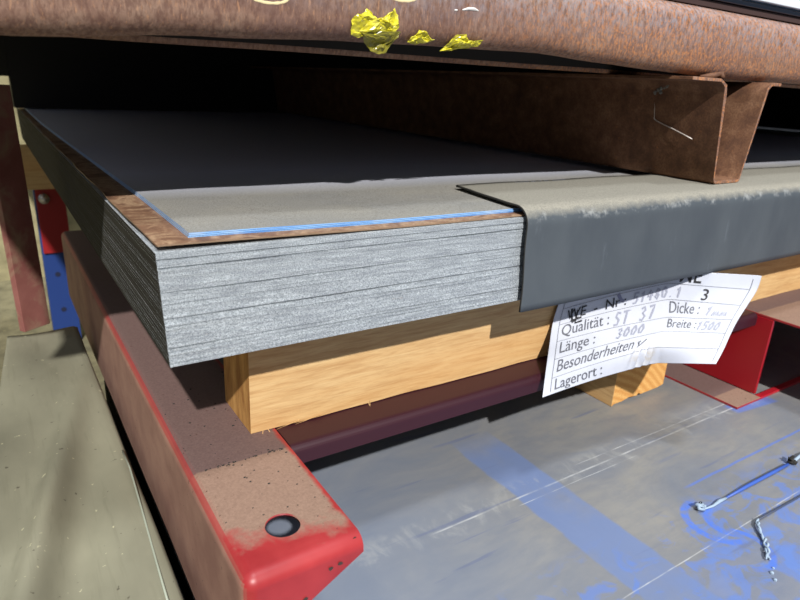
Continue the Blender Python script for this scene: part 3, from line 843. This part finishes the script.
def text(body, u, vbase, hu, hv, mat, bold=0):
    cu = D.curves.new('lettering', 'FONT'); cu.body = body; cu.size = 1; cu.resolution_u = 3; cu.offset = bold*.5
    to = D.objects.new('lettering', cu); C.objects.link(to)
    bpy.context.view_layer.update()
    dg = bpy.context.evaluated_depsgraph_get()
    me = D.meshes.new_from_object(to.evaluated_get(dg)); D.objects.remove(to); D.curves.remove(cu)
    for v in me.vertices:
        x, y = v.co.x, v.co.y
        v.co = label_pt(min(.999, u + x*hu), min(.999, max(0, vbase - y*hv)), OFF)
    me.name = 'lettering'
    if body == 'ME':
        b_ = bmesh.new(); b_.from_mesh(me)
        bmesh.ops.bisect_plane(b_, geom=b_.verts[:]+b_.edges[:]+b_.faces[:], plane_co=(0,0,-.0998), plane_no=(0,0,1), clear_outer=True)
        b_.to_mesh(me); b_.free()
    return link('lettering', me, mat, lab_o)
H = .155
text('WE  -  Nr :', .065, R_[2]-.035, .066, H, M_black, .012)
text('Qualität :', .05, R_[3]-.045, .064, H, M_grey, .004)
text('Länge :', .05, R_[4]-.045, .064, H, M_grey, .004)
text('Besonderheiten :', .05, R_[5]-.045, .062, H, M_grey, .004)
text('Lagerort :', .05, .948-.0, .062, H*.93, M_grey, .004)
text('Dicke :', .585, R_[3]-.045, .062, H, M_grey, .004)
text('Breite :', .585, R_[4]-.045, .062, H, M_grey, .004)
text('ME', .625, R_[1]-.02, .085, H*1.15, M_black, .012)
text('3', .745, R_[2]-.02, .085, H*1.1, M_black, .006)
# handwriting
G = {'5': [(.9,0),(.2,0),(.15,.45),(.6,.38),(.85,.65),(.6,.95),(.1,.98)], '1': [(.2,.25),(.6,0),(.45,1)], '4': [(.5,0),(.1,.6),(.9,.55),(.7,.2),(.6,1)],
     '0': [(.5,0),(.1,.4),(.2,.9),(.6,.95),(.85,.5),(.6,.02),(.45,.02)], '8': [(.8,.15),(.4,0),(.25,.3),(.75,.65),(.5,1),(.2,.75),(.7,.3),(.8,.1)],
     '3': [(.15,.1),(.6,0),(.75,.25),(.4,.45),(.8,.7),(.5,1),(.1,.9)], 'S': [(.85,.1),(.4,0),(.2,.3),(.7,.6),(.6,.95),(.1,.95)], 'T': [(.0,.05),(1,.0),(.5,.02),(.4,1)],
     '7': [(.1,.05),(.8,0),(.4,1)], 'm': [(.0,1),(.15,.5),(.3,.95),(.45,.5),(.6,.95),(.75,.5),(.95,.95)], '.': [(.3,.9),(.4,1)]}
def hand(st, u, vt, w, h, mat=M_pencil, th=.02, parent=lab_o):
    bm = bmesh.new()
    for ch in st:
        if ch != ' ': ribbon(bm, [(u+a*w*.8+ (1-b)*w*.25, vt+b*h) for a, b in G[ch]], th)
        u += w
    return obj('handwriting', bm, mat, parent)
hand('51480.1', .40, R_[1]+.03, .036, .11)
hand('ST 37', .31, R_[2]+.03, .042, .12)
hand('3000', .33, R_[3]+.03, .036, .10)
hand('1mm', .79, R_[2]+.04, .045, .09)
hand('1500', .77, R_[3]+.035, .036, .10)
bm = bmesh.new()
ribbon(bm, [(.085,R_[1]+.02),(.10,R_[2]+.01),(.13,R_[2]-.03)], .02); ribbon(bm, [(.09,R_[2]-.01),(.145,R_[2]-.02)], .02); ribbon(bm, [(.12,R_[1]+.05),(.115,R_[2]+.025),(.15,R_[2]+.02)], .018)
obj('pen_arrow', bm, M_black, lab_o)
bm = bmesh.new(); ribbon(bm, [(.46,R_[4]+.06),(.475,R_[4]+.11),(.50,R_[4]+.05)], .014); obj('pen_tick', bm, M_grey, lab_o)
bm = bmesh.new()
ribbon(bm, [(.325,R_[1]+.0),(.345,R_[1]+.07),(.36,R_[1]+.09)], .035); obj('smudge', bm, plain('smudge grey', srgb(128,130,152), .7), lab_o)

# ------------------------------------------------------------------ strings on the lower sheet
FZ2 = -.345
root = empty('blue_cord', (.66, -.14, FZ2), 'blue cord with knotted pale ends lying taut on the lower sheet', 'cord')
bm = bmesh.new(); tube(bm, [(.612,-.1400,FZ2+.002),(.66,-.1405,FZ2+.003),(.72,-.1412,FZ2+.003),(.760,-.1415,FZ2+.003)], [.0014,.0024,.0024,.002], 8)
obj('cord', bm, M_cord, root, smooth=True)
def knot(cx, cy, cz, seed, r=.004, n=9):
    rr = random.Random(seed); bm = bmesh.new()
    pts = [(cx+rr.uniform(-r,r), cy+rr.uniform(-r,r), cz+abs(rr.uniform(0,r))) for k in range(n)]
    tube(bm, pts, r*.38, 6); return bm
obj('knot', knot(.5655,-.1375,FZ2+.003,2,.006), M_knot, root, smooth=True)
obj('knot', knot(.770,-.142,FZ2+.0035,5,.006), M_dark, root, smooth=True)
bm = bmesh.new(); tube(bm, [(.566,-.138,FZ2+.0015),(.585,-.1405,FZ2+.0015),(.600,-.1395,FZ2+.002),(.614,-.1402,FZ2+.002)], [.001,.0016,.0024,.0015], 6)
obj('frayed_end', bm, M_knot, root, smooth=True)
bm = bmesh.new(); tube(bm, [(.772,-.142,FZ2+.003),(.80,-.140,FZ2+.005),(.83,-.141,FZ2+.003)], .0022, 6); obj('frayed_end', bm, M_knot, root, smooth=True)
root = empty('twisted_string', (.58, -.20, FZ2), 'pale twisted string with a dark taut tail, right of the blue arcs', 'string')
bm = bmesh.new()
base = [(.604,-.184,.004),(.594,-.189,.006),(.585,-.198,.003),(.578,-.206,.003),(.570,-.212,.003),(.561,-.218,.003),(.551,-.224,.002)]
for ph in (0, PI):
    pts = []
    for k in range(61):
        t = k/60*(len(base)-1); i = min(int(t), len(base)-2); f = t-i
        p = Vector(base[i]).lerp(Vector(base[i+1]), f)
        pts.append((p.x+.0015*math.cos(t*3+ph)+.0008*math.sin(t*2.3+ph), p.y+.0015*math.sin(t*3+ph), FZ2+.0015+p.z*.6+.0010*math.cos(t*5+ph)))
    tube(bm, pts, [.0009+.0006*abs(math.sin(k*.37+ph)) for k in range(61)], 6)
obj('twisted_end', bm, M_knot, root, smooth=True)
bm = bmesh.new(); tube(bm, [(.603,-.1835,FZ2+.0035),(.65,-.1835,FZ2+.0015),(.75,-.186,FZ2+.0013),(.95,-.19,FZ2+.0013)], .0012, 6)
obj('tail', bm, plain('dark cord', srgb(58,66,86), .6), root, smooth=True)
bm = bmesh.new()
for (x, y, s) in ((.536,-.236,.0022),(.529,-.243,.002),(.545,-.233,.0014)):
    bmesh.ops.create_icosphere(bm, subdivisions=1, radius=s, matrix=Matrix.Translation((x, y, FZ2+s*.5)))
tag(obj('string_fluff', bm, M_knot), 'tiny pale fluff bits lying in front of the twisted string', 'fluff', kind='stuff')

# ------------------------------------------------------------------ left background: post, blue upright, red plate, bolt
a, b = Vector((-.0795,.664,0)), Vector((-.0405,.690,0)); d = (b-a).normalized(); nn = Vector((d.y,-d.x,0))
bm = bmesh.new()
def quad_prism(bm, a, b, th, z0, z1, lean=0):
    c = [a, b, b-th, a-th]
    lo = [bm.verts.new((p.x, p.y, z0)) for p in c]; hi = [bm.verts.new((p.x+lean, p.y, z1)) for p in c]
    for i in range(4): bm.faces.new((lo[i], lo[(i+1)%4], hi[(i+1)%4], hi[i]))
    bm.faces.new(lo); bm.faces.new(hi[::-1])
quad_prism(bm, a, b, nn*.012, -.2955, .088, -.006)
o = obj('painted_post', bm, M_post, bevel=.001)
tag(o, 'upright post with peeling dull red paint at the left, beyond the sheeting', 'post')
up = empty('rack_upright', (.05, 1.62, FZ), 'blue rack upright with round holes and a bolted red plate, behind the painted post', 'rack upright')
obj('upright', boxbm(.004, .078, 1.60, 1.64, FZ, -.100), M_blue, up, bevel=.001)
for (x, z) in ((.0365,-.4765),(.0395,-.5895)):
    bm = bmesh.new()
    bmesh.ops.create_cone(bm, cap_ends=True, radius1=.0075, radius2=.0075, depth=.0012, segments=20, matrix=Matrix.Translation((x, 1.5994, z)) @ Matrix.Rotation(PI/2, 4, 'X'))
    obj('hole', bm, M_hole, up)
pl = obj('plate', boxbm(.008, .082, 1.592, 1.5995, -.408, -.212), M_redp, up, bevel=.001)
bm = bmesh.new()
bmesh.ops.create_cone(bm, cap_ends=True, segments=20, radius1=.0145, radius2=.0145, depth=.008, matrix=Matrix.Translation((.0275,1.588,-.245)) @ Matrix.Rotation(PI/2, 4, 'X'))
bmesh.ops.create_uvsphere(bm, u_segments=14, v_segments=8, radius=.011, matrix=Matrix.Translation((.0275,1.584,-.245)))
obj('bolt', bm, M_steel, pl, smooth=True)

# ------------------------------------------------------------------ light
sun = D.lights.new('sun', 'SUN'); sun.energy = 5.3; sun.angle = math.radians(1.2); sun.color = (1, .97, .93)
so = D.objects.new('sun', sun); C.objects.link(so)
dirv = Vector((.38, 1, -.88)).normalized()
so.rotation_euler = dirv.to_track_quat('-Z', 'Y').to_euler(); so.location = (-.2, -1.2, 1.1)
sk = D.lights.new('hall_lamp', 'SUN'); sk.energy = 1.3; sk.angle = math.radians(7); sk.color = (.93, .97, 1)
ko = D.objects.new('hall_lamp', sk); C.objects.link(ko)
ko.rotation_euler = Vector((.02, .17, -1)).normalized().to_track_quat('-Z', 'Y').to_euler(); ko.location = (0, -.6, 2)
# the hall: bright ceiling, dark walls towards the horizon, a little brighter behind the viewer
w = D.worlds.new('hall'); bpy.context.scene.world = w; w.use_nodes = True
nt = w.node_tree; bg = nt.nodes['Background']
tc = nt.nodes.new('ShaderNodeTexCoord'); sx = nt.nodes.new('ShaderNodeSeparateXYZ'); nt.links.new(tc.outputs['Generated'], sx.inputs[0])
rp = nt.nodes.new('ShaderNodeValToRGB'); e = rp.color_ramp.elements
e[0].position = .12; e[0].color = (.045, .048, .056, 1); e[1].position = .85; e[1].color = (.78, .88, 1, 1)
nt.links.new(sx.outputs[2], rp.inputs[0])
m1 = nt.nodes.new('ShaderNodeMapRange'); m1.inputs[1].default_value = .1; m1.inputs[2].default_value = -1; m1.inputs[3].default_value = 0; m1.inputs[4].default_value = .30
m1.inputs[4].default_value = .30
nt.links.new(sx.outputs[1], m1.inputs[0])
mx = nt.nodes.new('ShaderNodeMix'); mx.data_type = 'RGBA'; nt.links.new(m1.outputs[0], mx.inputs[0])
nt.links.new(rp.outputs[0], mx.inputs[6]); mx.inputs[7].default_value = (.9, .95, 1, 1)
nt.links.new(mx.outputs[2], bg.inputs[0]); bg.inputs[1].default_value = .66

# ------------------------------------------------------------------ camera
Rw = [[0.8386049741592665, -0.5425620978715073, 0.048662791418135426], [-0.1421797265833477, -0.3042404287129948, -0.941924990052402], [0.5258579871638545, 0.782984119564249, -0.3322788675889236]]
cam = D.cameras.new('camera'); co = D.objects.new('camera', cam); C.objects.link(co)
r_, u_, b_ = Vector(Rw[0]), -Vector(Rw[1]), -Vector(Rw[2])
m4 = Matrix.Identity(4)
for i in range(3): m4[i][0] = r_[i]; m4[i][1] = u_[i]; m4[i][2] = b_[i]
m4.translation = Vector((-.08877, -.44379, .12018))
co.matrix_world = m4
cam.sensor_width = 36; cam.lens = 617.657/800*36; cam.clip_start = .01; cam.clip_end = 50
cam.dof.use_dof = True; cam.dof.focus_distance = .62; cam.dof.aperture_fstop = 10
sc = bpy.context.scene; sc.camera = co
sc.view_settings.view_transform = 'Standard'; sc.view_settings.look = 'None'; sc.view_settings.gamma = 1; sc.view_settings.exposure = 0
sc.view_settings.use_curve_mapping = False
